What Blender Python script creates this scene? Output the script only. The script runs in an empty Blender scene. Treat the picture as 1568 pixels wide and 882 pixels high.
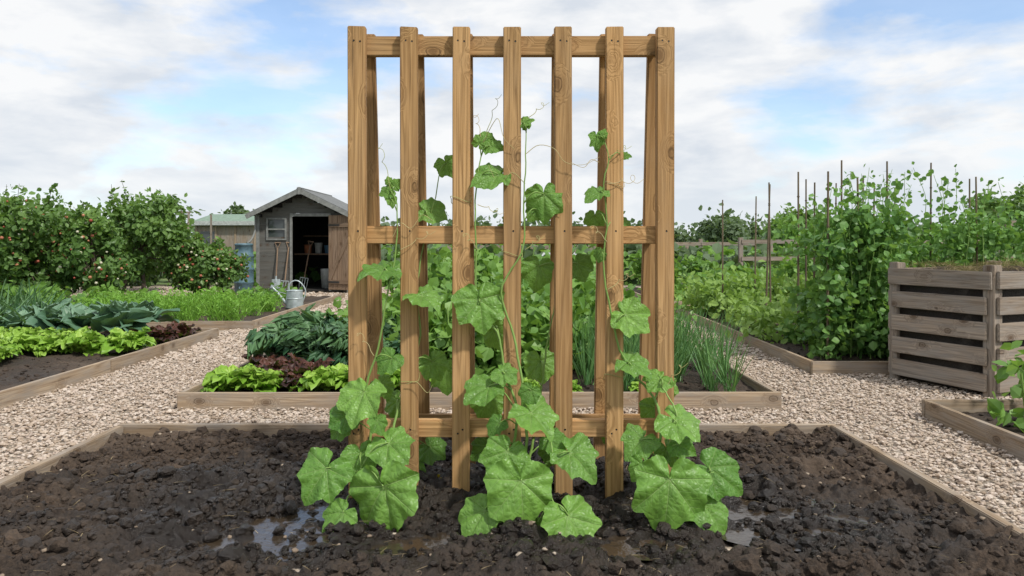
import bpy, bmesh, math, random
import numpy as np
from mathutils import Vector, Matrix
rng=np.random.default_rng(11); random.seed(11)
scene=bpy.context.scene
scene.view_settings.view_transform='Standard'
R=math.radians

# ------------------------------------------------------------------ helpers
def unit(a): 
    a=np.asarray(a,float); return a/(np.linalg.norm(a,axis=-1,keepdims=True)+1e-9)
_tab=np.random.default_rng(3).random((256,256))
def vnoise(x,y,s=0):
    x=x+s*17.3; y=y+s*9.1
    xi=np.floor(x).astype(int); yi=np.floor(y).astype(int)
    fx=x-xi; fy=y-yi; fx=fx*fx*(3-2*fx); fy=fy*fy*(3-2*fy)
    a=_tab[xi&255,yi&255]; b=_tab[(xi+1)&255,yi&255]; c=_tab[xi&255,(yi+1)&255]; d=_tab[(xi+1)&255,(yi+1)&255]
    return (a*(1-fx)+b*fx)*(1-fy)+(c*(1-fx)+d*fx)*fy
def fbm(x,y,o=4,s=0):
    t=0;a=.5;n=0
    for i in range(o):
        t=t+a*vnoise(x*2**i*1.03,y*2**i*0.97,s+i*3);n+=a;a*=.5
    return t/n

class MB:
    def __init__(s): s.V=[];s.F=[];s.r=[];s.l=[];s.n=0
    def add(s,V,F,rnd=0.5,luv=None,mat=0,smooth=True):
        V=np.asarray(V,float).reshape(-1,3);F=np.asarray(F,int)
        s.V.append(V); s.F.append((F+s.n,mat,smooth))
        s.r.append(np.broadcast_to(np.asarray(rnd,float),(len(V),)))
        s.l.append(np.zeros((len(V),3)) if luv is None else luv)
        s.n+=len(V)
    def inst(s,tV,tF,M,P,rnd,mat=0,smooth=True,luv=None):
        N=len(P)
        if N==0:return
        V=np.einsum('nij,vj->nvi',M,tV)+P[:,None,:]
        F=(np.asarray(tF)[None]+(np.arange(N)*len(tV))[:,None,None]).reshape(-1,np.asarray(tF).shape[1])
        s.add(V.reshape(-1,3),F,np.repeat(rnd,len(tV)),None if luv is None else np.tile(luv,(N,1)),mat,smooth)
    def build(s,name,mats,parent=None):
        V=np.concatenate(s.V)
        me=bpy.data.meshes.new(name)
        me.vertices.add(len(V)); me.vertices.foreach_set('co',V.ravel())
        lv=np.concatenate([f.ravel() for f,_,_ in s.F]); cnt=np.concatenate([np.full(len(f),f.shape[1]) for f,_,_ in s.F])
        mi=np.concatenate([np.full(len(f),m) for f,m,_ in s.F]); sm=np.concatenate([np.full(len(f),b) for f,_,b in s.F])
        me.loops.add(len(lv)); me.loops.foreach_set('vertex_index',lv)
        me.polygons.add(len(cnt)); me.polygons.foreach_set('loop_start',np.concatenate([[0],np.cumsum(cnt)[:-1]]))
        me.polygons.foreach_set('loop_total',cnt)
        me.polygons.foreach_set('material_index',mi); me.polygons.foreach_set('use_smooth',sm.astype(bool))
        me.update(calc_edges=True)
        a=me.attributes.new('rnd','FLOAT','POINT'); a.data.foreach_set('value',np.concatenate(s.r))
        a=me.attributes.new('luv','FLOAT_VECTOR','POINT'); a.data.foreach_set('vector',np.concatenate(s.l).ravel())
        for m in mats: me.materials.append(m)
        ob=bpy.data.objects.new(name,me); scene.collection.objects.link(ob)
        if parent: ob.parent=parent
        return ob
def frames(t,n):
    t=unit(t); s=unit(np.cross(t,n)); n2=np.cross(s,t)
    return np.stack([s,t,n2],axis=-1)
def randrot(N):
    return frames(rng.normal(size=(N,3)),rng.normal(size=(N,3)))
def tube(mb,pts,rad,sides=7,mat=0,rnd=.5):
    P=np.asarray(pts,float); n=len(P); rad=np.broadcast_to(np.asarray(rad,float),(n,))
    T=unit(np.gradient(P,axis=0)); ref=np.array([.31,.2,.93]) if abs(T[0,2])<.8 else np.array([1,.1,0])
    A=unit(np.cross(T,ref)); B=np.cross(T,A)
    th=np.linspace(0,2*np.pi,sides,endpoint=False)
    V=P[:,None]+rad[:,None,None]*(A[:,None]*np.cos(th)[None,:,None]+B[:,None]*np.sin(th)[None,:,None])
    F=[]
    for i in range(n-1):
        for j in range(sides):
            k=(j+1)%sides; F.append((i*sides+j,i*sides+k,(i+1)*sides+k,(i+1)*sides+j))
    mb.add(V.reshape(-1,3),F,rnd,None,mat)
def smoothpts(c,n):
    c=np.asarray(c,float); m=len(c)
    if m<3:
        t=np.linspace(0,1,n)[:,None]; return c[0]*(1-t)+c[-1]*t
    e=np.vstack([2*c[0]-c[1],c,2*c[-1]-c[-2]]); out=[]
    for u in np.linspace(0,m-1-1e-6,n):
        i=int(u);f=u-i;p0,p1,p2,p3=e[i:i+4]
        out.append(.5*((2*p1)+(p2-p0)*f+(2*p0-5*p1+4*p2-p3)*f*f+(3*p1-p0-3*p2+p3)*f**3))
    return np.array(out)
def empty(name,loc=(0,0,0),rz=0):
    e=bpy.data.objects.new(name,None); scene.collection.objects.link(e); e.location=loc; e.rotation_euler=(0,0,rz); e.empty_display_size=.1; return e
def board(name,c,w,d,L,rot,mat,parent=None,bev=.003,taper=None):
    bm=bmesh.new(); bmesh.ops.create_cube(bm,size=1)
    for v in bm.verts: v.co=Vector((v.co.x*w,v.co.y*d,v.co.z*L))
    for v in bm.verts: v.co+=Vector((random.uniform(-1,1)*.0012,random.uniform(-1,1)*.001,random.uniform(-1,1)*.002))
    if bev: bmesh.ops.bevel(bm,geom=bm.edges[:],offset=min(bev,w*.3,d*.3),segments=2,affect='EDGES')
    me=bpy.data.meshes.new(name); bm.to_mesh(me); bm.free(); me.materials.append(mat)
    ob=bpy.data.objects.new(name,me); scene.collection.objects.link(ob)
    ob.location=c; ob.rotation_euler=rot
    if parent: ob.parent=parent
    return ob
UP=(0,0,0); AX=(0,R(90),0); AY=(R(90),0,0)

# ------------------------------------------------------------------ materials
def newmat(name):
    m=bpy.data.materials.new(name); m.use_nodes=True; nt=m.node_tree; b=nt.nodes['Principled BSDF']; return m,nt,b
def N(nt,t,**k):
    n=nt.nodes.new(t)
    for a,v in k.items(): setattr(n,a,v)
    return n
def mathn(nt,op,a,b=None,c=None,clamp=False):
    n=N(nt,'ShaderNodeMath',operation=op); n.use_clamp=clamp
    for i,v in enumerate((a,b,c)):
        if v is None: continue
        if isinstance(v,(int,float)): n.inputs[i].default_value=v
        else: nt.links.new(v,n.inputs[i])
    return n.outputs[0]
def mixc(nt,f,a,b,mode='MIX'):
    n=N(nt,'ShaderNodeMix',data_type='RGBA',blend_type=mode)
    for s,v in ((0,f),(6,a),(7,b)):
        if isinstance(v,(int,float)): n.inputs[s].default_value=v
        elif isinstance(v,tuple): n.inputs[s].default_value=(*v,1)
        else: nt.links.new(v,n.inputs[s])
    return n.outputs[2]
def noise(nt,vec,scale,detail=5,rough=.55,dist=0):
    n=N(nt,'ShaderNodeTexNoise'); n.inputs['Scale'].default_value=scale;n.inputs['Detail'].default_value=detail
    n.inputs['Roughness'].default_value=rough;n.inputs['Distortion'].default_value=dist
    if vec is not None: nt.links.new(vec,n.inputs['Vector'])
    return n.outputs['Fac']
def mrange(nt,v,a,b,c=0,d=1):
    n=N(nt,'ShaderNodeMapRange'); n.clamp=True
    for i,x in enumerate((a,b,c,d)): n.inputs[i+1].default_value=x
    nt.links.new(v,n.inputs[0]); return n.outputs[0]
def bump(nt,b,h,st,dist):
    n=N(nt,'ShaderNodeBump'); n.inputs['Strength'].default_value=st;n.inputs['Distance'].default_value=dist
    nt.links.new(h,n.inputs['Height']); nt.links.new(n.outputs[0],b.inputs['Normal']); return n

def woodmat(name,light,dark,knot=(.07,.035,.015),fine=1.0,rough=.75,weather=None,wamt=.8):
    m,nt,b=newmat(name)
    tc=N(nt,'ShaderNodeTexCoord'); oi=N(nt,'ShaderNodeObjectInfo')
    off=N(nt,'ShaderNodeVectorMath',operation='SCALE'); off.inputs[0].default_value=(37,23,51); nt.links.new(oi.outputs['Random'],off.inputs['Scale'])
    ad=N(nt,'ShaderNodeVectorMath',operation='ADD'); nt.links.new(tc.outputs['Object'],ad.inputs[0]); nt.links.new(off.outputs[0],ad.inputs[1])
    def mp(sc):
        n=N(nt,'ShaderNodeMapping'); n.inputs['Scale'].default_value=sc; nt.links.new(ad.outputs[0],n.inputs[0]); return n.outputs[0]
    vor=N(nt,'ShaderNodeTexVoronoi'); vor.inputs['Scale'].default_value=1; nt.links.new(mp((6.5,6.5,4.2)),vor.inputs['Vector'])
    kd=mathn(nt,'ADD',vor.outputs['Distance'],mathn(nt,'MULTIPLY',mathn(nt,'SUBTRACT',noise(nt,mp((60,60,40)),1,1),.5),.05))
    kn=mrange(nt,kd,.115,.07)
    ring=mrange(nt,mathn(nt,'ABSOLUTE',mathn(nt,'SUBTRACT',kd,.125)),.02,.0)
    halo=mrange(nt,kd,.36,.10)
    warp=mathn(nt,'MULTIPLY',halo,1.7)
    gv=N(nt,'ShaderNodeVectorMath',operation='ADD'); nt.links.new(mp((24*fine,24*fine,.8)),gv.inputs[0])
    cb=N(nt,'ShaderNodeCombineXYZ'); nt.links.new(warp,cb.inputs[0]); nt.links.new(warp,cb.inputs[2]); nt.links.new(cb.outputs[0],gv.inputs[1])
    g1=noise(nt,gv.outputs[0],1,2,.5,.4)
    lines=mathn(nt,'PINGPONG',mathn(nt,'MULTIPLY',g1,13),1)
    g2=noise(nt,mp((210,210,4)),1,3,.75)
    g3=noise(nt,mp((70,70,1.6)),1,3,.7)
    g=mathn(nt,'ADD',mathn(nt,'MULTIPLY',lines,.35),mathn(nt,'ADD',mathn(nt,'MULTIPLY',g2,.55),mathn(nt,'MULTIPLY',g3,.35)))
    big=noise(nt,mp((4,4,1.6)),1,2)
    col=mixc(nt,mrange(nt,g,.38,.88),dark,light)
    col=mixc(nt,mrange(nt,big,.42,.68,0,.5),col,tuple(c*k for c,k in zip(light,(.62,.55,.48))))
    crack=mrange(nt,g3,.37,.29); col=mixc(nt,mathn(nt,'MULTIPLY',crack,.7),col,tuple(c*.35 for c in dark))
    tone=mathn(nt,'MULTIPLY_ADD',oi.outputs['Random'],.32,.84)
    tn=N(nt,'ShaderNodeVectorMath',operation='SCALE'); nt.links.new(col,tn.inputs[0]); nt.links.new(tone,tn.inputs['Scale'])
    col=tn.outputs[0]
    if weather:
        wn=noise(nt,mp((14,14,3)),1,4,.7); col=mixc(nt,mrange(nt,wn,.42,.66,0,wamt),col,weather)
    col=mixc(nt,mathn(nt,'MULTIPLY',halo,.22),col,knot); col=mixc(nt,mathn(nt,'MULTIPLY',kn,.6),col,knot); col=mixc(nt,mathn(nt,'MULTIPLY',ring,.7),col,tuple(c*.5 for c in knot))
    nt.links.new(col,b.inputs['Base Color']); b.inputs['Roughness'].default_value=rough
    b.inputs['Specular IOR Level'].default_value=.2
    bump(nt,b,mathn(nt,'SUBTRACT',g,mathn(nt,'MULTIPLY',crack,.6)),.65,.003)
    return m
W_trel=woodmat('trellis_wood',(.56,.34,.155),(.245,.135,.052),(.11,.055,.022),weather=(.36,.25,.15),wamt=.25)
W_bed=woodmat('bed_timber',(.42,.33,.235),(.20,.14,.09),weather=(.28,.245,.21))
W_bin=woodmat('weathered_wood',(.39,.32,.255),(.15,.12,.095),weather=(.26,.235,.21))
W_shed=woodmat('shed_siding',(.16,.155,.14),(.08,.078,.073),weather=(.12,.118,.11))
W_door=woodmat('door_planks',(.32,.23,.16),(.14,.09,.06))
W_cane=woodmat('bamboo_cane',(.20,.16,.11),(.10,.075,.05))

def leafmat(name,a,b_,tr=.35,rough=.45,veins=False,pale=None):
    m,nt,b=newmat(name); L=nt.links
    at=N(nt,'ShaderNodeAttribute',attribute_name='rnd')
    col=mixc(nt,at.outputs['Fac'],a,b_)
    if veins:
        lu=N(nt,'ShaderNodeAttribute',attribute_name='luv'); sp=N(nt,'ShaderNodeSeparateXYZ'); L.new(lu.outputs['Vector'],sp.inputs[0])
        x,y=sp.outputs[0],sp.outputs[1]; tot=None
        for ang in (0,44,-44,98,-98):
            s_,c_=math.sin(R(ang)),math.cos(R(ang))
            perp=mathn(nt,'ABSOLUTE',mathn(nt,'SUBTRACT',mathn(nt,'MULTIPLY',x,c_),mathn(nt,'MULTIPLY',y,s_)))
            al=mathn(nt,'ADD',mathn(nt,'MULTIPLY',x,s_),mathn(nt,'MULTIPLY',y,c_))
            w=mathn(nt,'MULTIPLY_ADD',al,-.012,.020)
            k=mathn(nt,'MULTIPLY',mathn(nt,'SUBTRACT',1,mathn(nt,'DIVIDE',perp,w),clamp=True),mathn(nt,'GREATER_THAN',al,0))
            hb=mathn(nt,'FRACT',mathn(nt,'MULTIPLY',mathn(nt,'SUBTRACT',al,mathn(nt,'MULTIPLY',perp,.9)),5.5))
            hb=mathn(nt,'ABSOLUTE',mathn(nt,'SUBTRACT',hb,.5))
            near=mathn(nt,'MULTIPLY',mrange(nt,perp,.32,.10),mathn(nt,'GREATER_THAN',al,0.12))
            hbm=mathn(nt,'MULTIPLY',mrange(nt,hb,.07,.0),mathn(nt,'MULTIPLY',near,.5))
            k=mathn(nt,'MAXIMUM',k,hbm)
            tot=k if tot is None else mathn(nt,'MAXIMUM',tot,k)
        vo=N(nt,'ShaderNodeTexVoronoi',feature='DISTANCE_TO_EDGE'); vo.inputs['Scale'].default_value=9; L.new(lu.outputs['Vector'],vo.inputs['Vector'])
        net=mrange(nt,vo.outputs['Distance'],.0,.16,1,0)
        col=mixc(nt,mathn(nt,'MULTIPLY',net,.18),col,tuple(min(1,c*1.4) for c in b_))
        mott=noise(nt,lu.outputs['Vector'],4,3); col=mixc(nt,mrange(nt,mott,.4,.7,0,.4),col,tuple(c*.65 for c in a))
        col=mixc(nt,mathn(nt,'MULTIPLY',tot,.6),col,pale or (.36,.50,.19))
        h=mathn(nt,'SUBTRACT',mathn(nt,'MULTIPLY',vo.outputs['Distance'],1.2),mathn(nt,'MULTIPLY',tot,.5))
        bump(nt,b,h,.6,.006)
    L.new(col,b.inputs['Base Color']); b.inputs['Roughness'].default_value=rough; b.inputs['Specular IOR Level'].default_value=.4
    t=N(nt,'ShaderNodeBsdfTranslucent'); tcol=mixc(nt,.5,col,(.30,.50,.04)); L.new(tcol,t.inputs[0])
    mx=N(nt,'ShaderNodeMixShader'); mx.inputs[0].default_value=tr; L.new(b.outputs[0],mx.inputs[1]); L.new(t.outputs[0],mx.inputs[2])
    L.new(mx.outputs[0],nt.nodes['Material Output'].inputs['Surface'])
    return m
M_cuc=leafmat('cucumber_leaf',(.075,.20,.03),(.20,.385,.07),.33,.40,True)
M_stem=leafmat('cucumber_stem',(.18,.32,.07),(.25,.38,.10),.15,.5)
M_tend=leafmat('tendril',(.34,.38,.13),(.50,.40,.20),.1,.5)
M_let=leafmat('lettuce_leaf',(.22,.43,.045),(.42,.62,.11),.4,.4)
M_red=leafmat('red_lettuce_leaf',(.03,.012,.012),(.11,.04,.028),.2,.4)
M_kale=leafmat('kale_leaf',(.035,.105,.045),(.14,.26,.11),.2,.5)
M_cab=leafmat('cabbage_leaf',(.08,.165,.10),(.19,.31,.20),.15,.45)
M_bean=leafmat('bean_leaf',(.07,.175,.035),(.22,.385,.08),.36,.45)
M_pea=leafmat('pea_leaf',(.07,.18,.045),(.21,.385,.10),.36,.45)
M_tree=leafmat('tree_leaf',(.05,.12,.03),(.19,.31,.08),.34,.45)
M_treey=leafmat('young_leaf',(.13,.25,.045),(.28,.42,.10),.38,.5)
M_redl=leafmat('red_fruit',(.30,.055,.035),(.45,.20,.11),.15,.4)
M_bloss=leafmat('blossom',(.55,.5,.35),(.7,.68,.55),.2,.5)
M_chive=leafmat('chive_blade',(.06,.165,.055),(.17,.33,.11),.22,.4)
M_carr=leafmat('carrot_top',(.13,.30,.035),(.27,.5,.08),.38,.5)
M_far=leafmat('distant_foliage',(.065,.105,.055),(.13,.18,.10),.25,.7)
M_straw=leafmat('straw',(.20,.15,.08),(.40,.31,.17),.1,.8)
def bark():
    m,nt,b=newmat('bark'); tc=N(nt,'ShaderNodeTexCoord'); n=noise(nt,tc.outputs['Object'],20,5)
    nt.links.new(mixc(nt,n,(.05,.035,.025),(.16,.12,.09)),b.inputs['Base Color']); b.inputs['Roughness'].default_value=.9; bump(nt,b,n,.6,.01); return m
M_bark=bark()
def soilmat(name,wet=True):
    m,nt,b=newmat(name); tc=N(nt,'ShaderNodeTexCoord'); o=tc.outputs['Object']
    n1=noise(nt,o,70,5,.7); n2=noise(nt,o,4,3); n3=noise(nt,o,260,2)
    at=N(nt,'ShaderNodeAttribute',attribute_name='rnd')
    c=mixc(nt,mrange(nt,n1,.35,.68),(.017,.011,.0075),(.086,.058,.039))
    c=mixc(nt,mrange(nt,n2,.45,.65,0,.45),c,(.12,.086,.061))
    c=mixc(nt,mrange(nt,n3,.62,.72,0,.3),c,(.20,.155,.115))
    c=mixc(nt,mathn(nt,'MULTIPLY',at.outputs['Fac'],.92),c,(.010,.0068,.005))
    nt.links.new(c,b.inputs['Base Color'])
    nt.links.new(mrange(nt,at.outputs['Fac'],.3,1,.92,.20),b.inputs['Roughness'])
    b.inputs['Specular IOR Level'].default_value=.42
    bump(nt,b,mathn(nt,'ADD',n1,mathn(nt,'MULTIPLY',n3,.4)),.9,.010)
    return m
M_soil=soilmat('soil')
def stonemat(name,cols):
    m,nt,b=newmat(name); at=N(nt,'ShaderNodeAttribute',attribute_name='rnd'); tc=N(nt,'ShaderNodeTexCoord')
    r=N(nt,'ShaderNodeValToRGB'); nt.links.new(at.outputs['Fac'],r.inputs[0]); e=r.color_ramp.elements
    e[0].position=0;e[0].color=(*cols[0],1);e[1].position=1;e[1].color=(*cols[-1],1)
    for i,c in enumerate(cols[1:-1]): x=e.new((i+1)/(len(cols)-1)); x.color=(*c,1)
    n=noise(nt,tc.outputs['Object'],120,2)
    c=mixc(nt,mrange(nt,n,.3,.7,.0,.4),r.outputs[0],(.2,.16,.12)); nt.links.new(c,b.inputs['Base Color']); b.inputs['Roughness'].default_value=.85
    b.inputs['Specular IOR Level'].default_value=.25
    return m
M_grav=stonemat('gravel_stone',[(.24,.18,.13),(.42,.33,.26),(.51,.42,.34),(.36,.28,.21),(.57,.49,.42),(.46,.37,.31),(.62,.55,.48)])
M_peb=stonemat('soil_pebble',[(.10,.075,.055),(.20,.15,.11),(.30,.24,.18),(.42,.36,.29)])
def gravelsheet():
    m,nt,b=newmat('gravel_base'); tc=N(nt,'ShaderNodeTexCoord'); o=tc.outputs['Object']
    v=N(nt,'ShaderNodeTexVoronoi'); v.inputs['Scale'].default_value=42; nt.links.new(o,v.inputs['Vector'])
    n=noise(nt,o,1.3,4)
    sp=N(nt,'ShaderNodeSeparateColor'); nt.links.new(v.outputs['Color'],sp.inputs[0])
    c=mixc(nt,sp.outputs[0],(.30,.24,.18),(.56,.48,.40)); c=mixc(nt,mrange(nt,v.outputs['Distance'],.4,.75,0,.8),c,(.13,.10,.07))
    c=mixc(nt,mrange(nt,n,.4,.7,0,.35),c,(.30,.24,.18))
    nt.links.new(c,b.inputs['Base Color']); b.inputs['Roughness'].default_value=.9
    bump(nt,b,mathn(nt,'SUBTRACT',1,v.outputs['Distance']),.9,.012); return m
M_gbase=gravelsheet()
def groundmat():
    m,nt,b=newmat('grass_ground'); tc=N(nt,'ShaderNodeTexCoord'); o=tc.outputs['Object']
    n=noise(nt,o,.35,6,.6); n2=noise(nt,o,14,5,.7)
    c=mixc(nt,n2,(.06,.11,.025),(.16,.23,.07)); c=mixc(nt,mrange(nt,n,.5,.66,0,.7),c,(.2,.15,.09))
    nt.links.new(c,b.inputs['Base Color']); b.inputs['Roughness'].default_value=.95; bump(nt,b,n2,.8,.05); return m
M_ground=groundmat()
def plain(name,c,rough=.5,metal=0,var=.25,scale=15,spec=.4):
    m,nt,b=newmat(name); tc=N(nt,'ShaderNodeTexCoord'); n=noise(nt,tc.outputs['Object'],scale,4)
    nt.links.new(mixc(nt,mrange(nt,n,.3,.7),tuple(x*(1-var) for x in c),tuple(x*(1+var) for x in c)),b.inputs['Base Color'])
    b.inputs['Roughness'].default_value=rough;b.inputs['Metallic'].default_value=metal;b.inputs['Specular IOR Level'].default_value=spec
    bump(nt,b,n,.15,.003); return m
M_galv=plain('galvanised_steel',(.36,.41,.42),.45,.4)
M_roof=plain('roof_felt',(.14,.145,.145),.9)
M_trim=plain('shed_trim',(.19,.195,.185),.7)
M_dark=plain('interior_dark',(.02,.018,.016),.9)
M_barrel=plain('barrel_plastic',(.085,.15,.185),.45)
M_nail=plain('nail_steel',(.03,.027,.025),.5,.6)
M_groof=plain('green_roof_sheet',(.16,.23,.17),.6)
M_pale=plain('pale_panel',(.36,.38,.37),.6)
M_terra=plain('terracotta',(.35,.13,.06),.8)
M_straps=plain('metal_straps',(.05,.05,.05),.5,.5)
M_blue=plain('blue_plastic',(.06,.14,.22),.4)
M_flower=plain('yellow_petal',(.75,.55,.03),.6)
def glass():
    m,nt,b=newmat('window_glass'); b.inputs['Base Color'].default_value=(.05,.06,.06,1); b.inputs['Roughness'].default_value=.06; b.inputs['Specular IOR Level'].default_value=.6
    tc=N(nt,'ShaderNodeTexCoord'); bump(nt,b,noise(nt,tc.outputs['Object'],3,2),.05,.01); return m
M_glass=glass()
def water():
    m,nt,b=newmat('muddy_water'); tc=N(nt,'ShaderNodeTexCoord'); n=noise(nt,tc.outputs['Object'],30,4)
    nt.links.new(mixc(nt,n,(.02,.015,.01),(.06,.043,.028)),b.inputs['Base Color']); b.inputs['Roughness'].default_value=.08; b.inputs['IOR'].default_value=1.6
    bump(nt,b,noise(nt,tc.outputs['Object'],30,4),.3,.01); return m
M_water=water()

# ------------------------------------------------------------------ leaf templates
def fan_leaf(w=.3,bend=.12):
    V=np.array([[0,0,0],[w*.8,.28,.05],[w,.6,.03],[0,1,-bend],[-w,.6,.03],[-w*.8,.28,.05],[0,.45,-.05]],float)
    F=[(6,0,1),(6,1,2),(6,2,3),(6,3,4),(6,4,5),(6,5,0)]
    return V,np.array(F)
LEAF=fan_leaf(.33); ROUND=fan_leaf(.46,.18); NARROW=fan_leaf(.16,.25)
def ruffle_leaf(nu=9,nv=9,w=.6,cup=.25,ruf=.08,arch=.35,freq=14,seed=0,stem=.0,frill=0):
    u=np.linspace(-1,1,nu);v=np.linspace(0,1,nv);U,Vv=np.meshgrid(u,v)
    wid=w*np.clip(np.sin(np.pi*np.clip((Vv-stem)/(1-stem),0,1)**.8*.93+.08),.05,1)*(1)
    wid=np.where(Vv<stem,w*.1,wid)
    x=U*wid*(1+.05*np.sin(Vv*23+seed))*(1+frill*np.sin(Vv*47+seed*2)*np.abs(U))
    y=Vv*(1-.05*np.abs(U)**2*(1)) +.03*np.sin(U*7+seed)
    z=cup*(U*wid)**2*2+ruf*np.abs(U)**2*np.sin(freq*Vv+seed+2*U)+.35*ruf*np.sin(9*Vv+7*U)+ruf*.8*np.sin(U*9+seed)*Vv**3 -arch*Vv**2
    V=np.stack([x,y,z],-1).reshape(-1,3)
    F=[(j*nu+i,j*nu+i+1,(j+1)*nu+i+1,(j+1)*nu+i) for j in range(nv-1) for i in range(nu-1)]
    return V,np.array(F)
T_let=[ruffle_leaf(nu=9,nv=11,w=.48,ruf=.13,arch=.30,freq=19,seed=s,frill=.12) for s in range(3)]
T_kale=[ruffle_leaf(nu=13,nv=21,w=.27,ruf=.22,arch=.5,freq=44,seed=s,stem=.25,frill=.4) for s in range(3)]
T_cab=[ruffle_leaf(w=.42,ruf=.06,arch=.35,freq=9,seed=s,stem=.15,frill=.06) for s in range(3)]
def rosette(mb,p,size,n,temps,e0,e1,mat=0,jit=.15,r0=.3,r1=1.0):
    for k,T in enumerate(temps):
        i=np.arange(k,n,len(temps)); f=i/n
        az=i*2.39996+rng.uniform(0,6); el=R(1)*(e0+(e1-e0)*f)+rng.normal(0,.16,len(i))
        t=np.stack([np.cos(az)*np.cos(el),np.sin(az)*np.cos(el),np.sin(el)],-1)
        nn=np.stack([-np.cos(az)*np.sin(el),-np.sin(az)*np.sin(el),np.cos(el)],-1)+rng.normal(0,jit,(len(i),3))
        s=size*(1-.4*f)*rng.uniform(.8,1.18,len(i))
        M=frames(t,nn)*s[:,None,None]
        P=np.asarray(p)[None]+t*.06*size
        mb.inst(T[0],T[1],M,P,np.clip(r0+(r1-r0)*f+rng.normal(0,.18,len(i)),0,1),mat)
def cloud(mb,P,size,T=LEAF,mat=0,up=.7,rnd=None,outc=None):
    Nn=len(P); t=rng.normal(size=(Nn,3)); t[:,2]-=.3
    n=rng.normal(size=(Nn,3))*.8; n[:,2]+=up; n[:,1]-=.25
    if outc is not None: n+=unit(P-outc)*.8
    s=size*rng.uniform(.6,1.3,Nn)
    if rnd is None: rnd=rng.random(Nn)
    mb.inst(T[0],T[1],frames(t,n)*s[:,None,None],P,np.clip(rnd,0,1),mat,smooth=False)
def clumpy(n,box,k,sig):
    lo,hi=np.array(box[0]),np.array(box[1]); C=rng.uniform(lo,hi,(k,3)); w=rng.integers(0,k,n); tone=rng.uniform(.0,1,k)
    P=C[w]+rng.normal(0,1,(n,3))*sig; P[:,2]=np.clip(P[:,2],.02,None)
    return P,tone[w]*.6+rng.random(n)*.4
def blade(L=1,w=.012,bend=.3,seg=6):
    v=np.linspace(0,1,seg+1); ww=w*np.clip(1.15-v**2*1.1,.05,1)
    x=np.stack([-ww,0*ww,ww],-1); y=np.repeat(v[:,None],3,1); z=-bend*y**2.2+np.array([0,-w*.7,0])[None]
    V=np.stack([x,y,z],-1).reshape(-1,3); F=[(j*3+i,j*3+i+1,j*3+4+i,j*3+3+i) for j in range(seg) for i in range(2)]
    return V,np.array(F)
def blades(mb,P,L,spread,T,mat=0):
    n=len(P); t=rng.normal(0,spread,(n,3)); t[:,2]=1; nn=rng.normal(size=(n,3)); nn[:,2]*=.2
    s=L*rng.uniform(.6,1.15,n)
    mb.inst(T[0],T[1],frames(t,-nn)*s[:,None,None],P,rng.random(n),mat)
B1=blade(1,.010,.12);B2=blade(1,.014,.35);B3=blade(1,.03,.45)

# ------------------------------------------------------------------ layout (metres; y is away from the viewer)
beds={'front':(-1.97,1.62,.6,3.74),'mid':(-1.98,1.59,4.42,9.4),'l1':(-9.5,-3.07,1.5,7.7),'l2':(-9.5,-2.95,8.4,13),
      'r1':(2.35,6.5,.6,4.2),'r2':(2.27,8,5.57,10.4),'r3':(2.2,9,11.2,15.5),'m2':(-1.9,1.4,10.4,15.5)}
def inbed(x,y,pad=0):
    k=np.zeros(len(x),bool)
    for a,b,c,d in beds.values(): k|=(x>a-pad)&(x<b+pad)&(y>c-pad)&(y<d+pad)
    return k
def grid(name,x0,x1,y0,y1,res,fz,mat,rn=None):
    nx=int((x1-x0)/res)+1;ny=int((y1-y0)/res)+1
    X,Y=np.meshgrid(np.linspace(x0,x1,nx),np.linspace(y0,y1,ny)); Z=fz(X,Y)
    i=np.arange((ny-1)*nx).reshape(ny-1,nx)[:,:-1].ravel()
    F=np.stack([i,i+1,i+nx+1,i+nx],-1); mb=MB(); r=rn(X,Y).ravel() if rn else .0
    mb.add(np.stack([X,Y,Z],-1).reshape(-1,3),F,r); return mb.build(name,[mat])

g=MB(); g.add([(-400,-60,-.06),(400,-60,-.06),(400,900,-.06),(-400,900,-.06)],[(0,1,2,3)]); g.build('ground',[M_ground])
gm=MB()
def gz(X,Y): return -.026+.008*(fbm(X*1.5,Y*1.5,3,5)-.5)
nx,ny=120,170; X,Y=np.meshgrid(np.linspace(-9.5,9,nx),np.linspace(.4,17,ny)); i=np.arange((ny-1)*nx).reshape(ny-1,nx)[:,:-1].ravel()
gm.add(np.stack([X,Y,gz(X,Y)],-1).reshape(-1,3),np.stack([i,i+1,i+nx+1,i+nx],-1),.5,mat=0)
bm=bmesh.new(); bmesh.ops.create_icosphere(bm,subdivisions=1,radius=1); I1=np.array([v.co[:] for v in bm.verts]);I1F=np.array([[v.index for v in f.verts] for f in bm.faces]); bm.free()
bm=bmesh.new(); bmesh.ops.create_icosphere(bm,subdivisions=2,radius=1); I2=np.array([v.co[:] for v in bm.verts]);I2F=np.array([[v.index for v in f.verts] for f in bm.faces]); bm.free()
def stones(mb,x,y,z,s,T,TF,mat,flat=.6,variants=4,smooth=False,rnd=None,rough=.17):
    lab=rng.integers(0,variants,len(x)); 
    if rnd is None: rnd=rng.random(len(x))
    for k in range(variants):
        m=lab==k; n=m.sum(); tv=T*(1+rng.normal(0,rough,(len(T),1)))*rng.uniform(.75,1.25,(1,3))
        M=randrot(n); M=M*s[m][:,None,None]; M[:,2,:]*=flat
        mb.inst(tv,TF,M,np.stack([x[m],y[m],z[m]],-1),rnd[m],mat,smooth)
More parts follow.
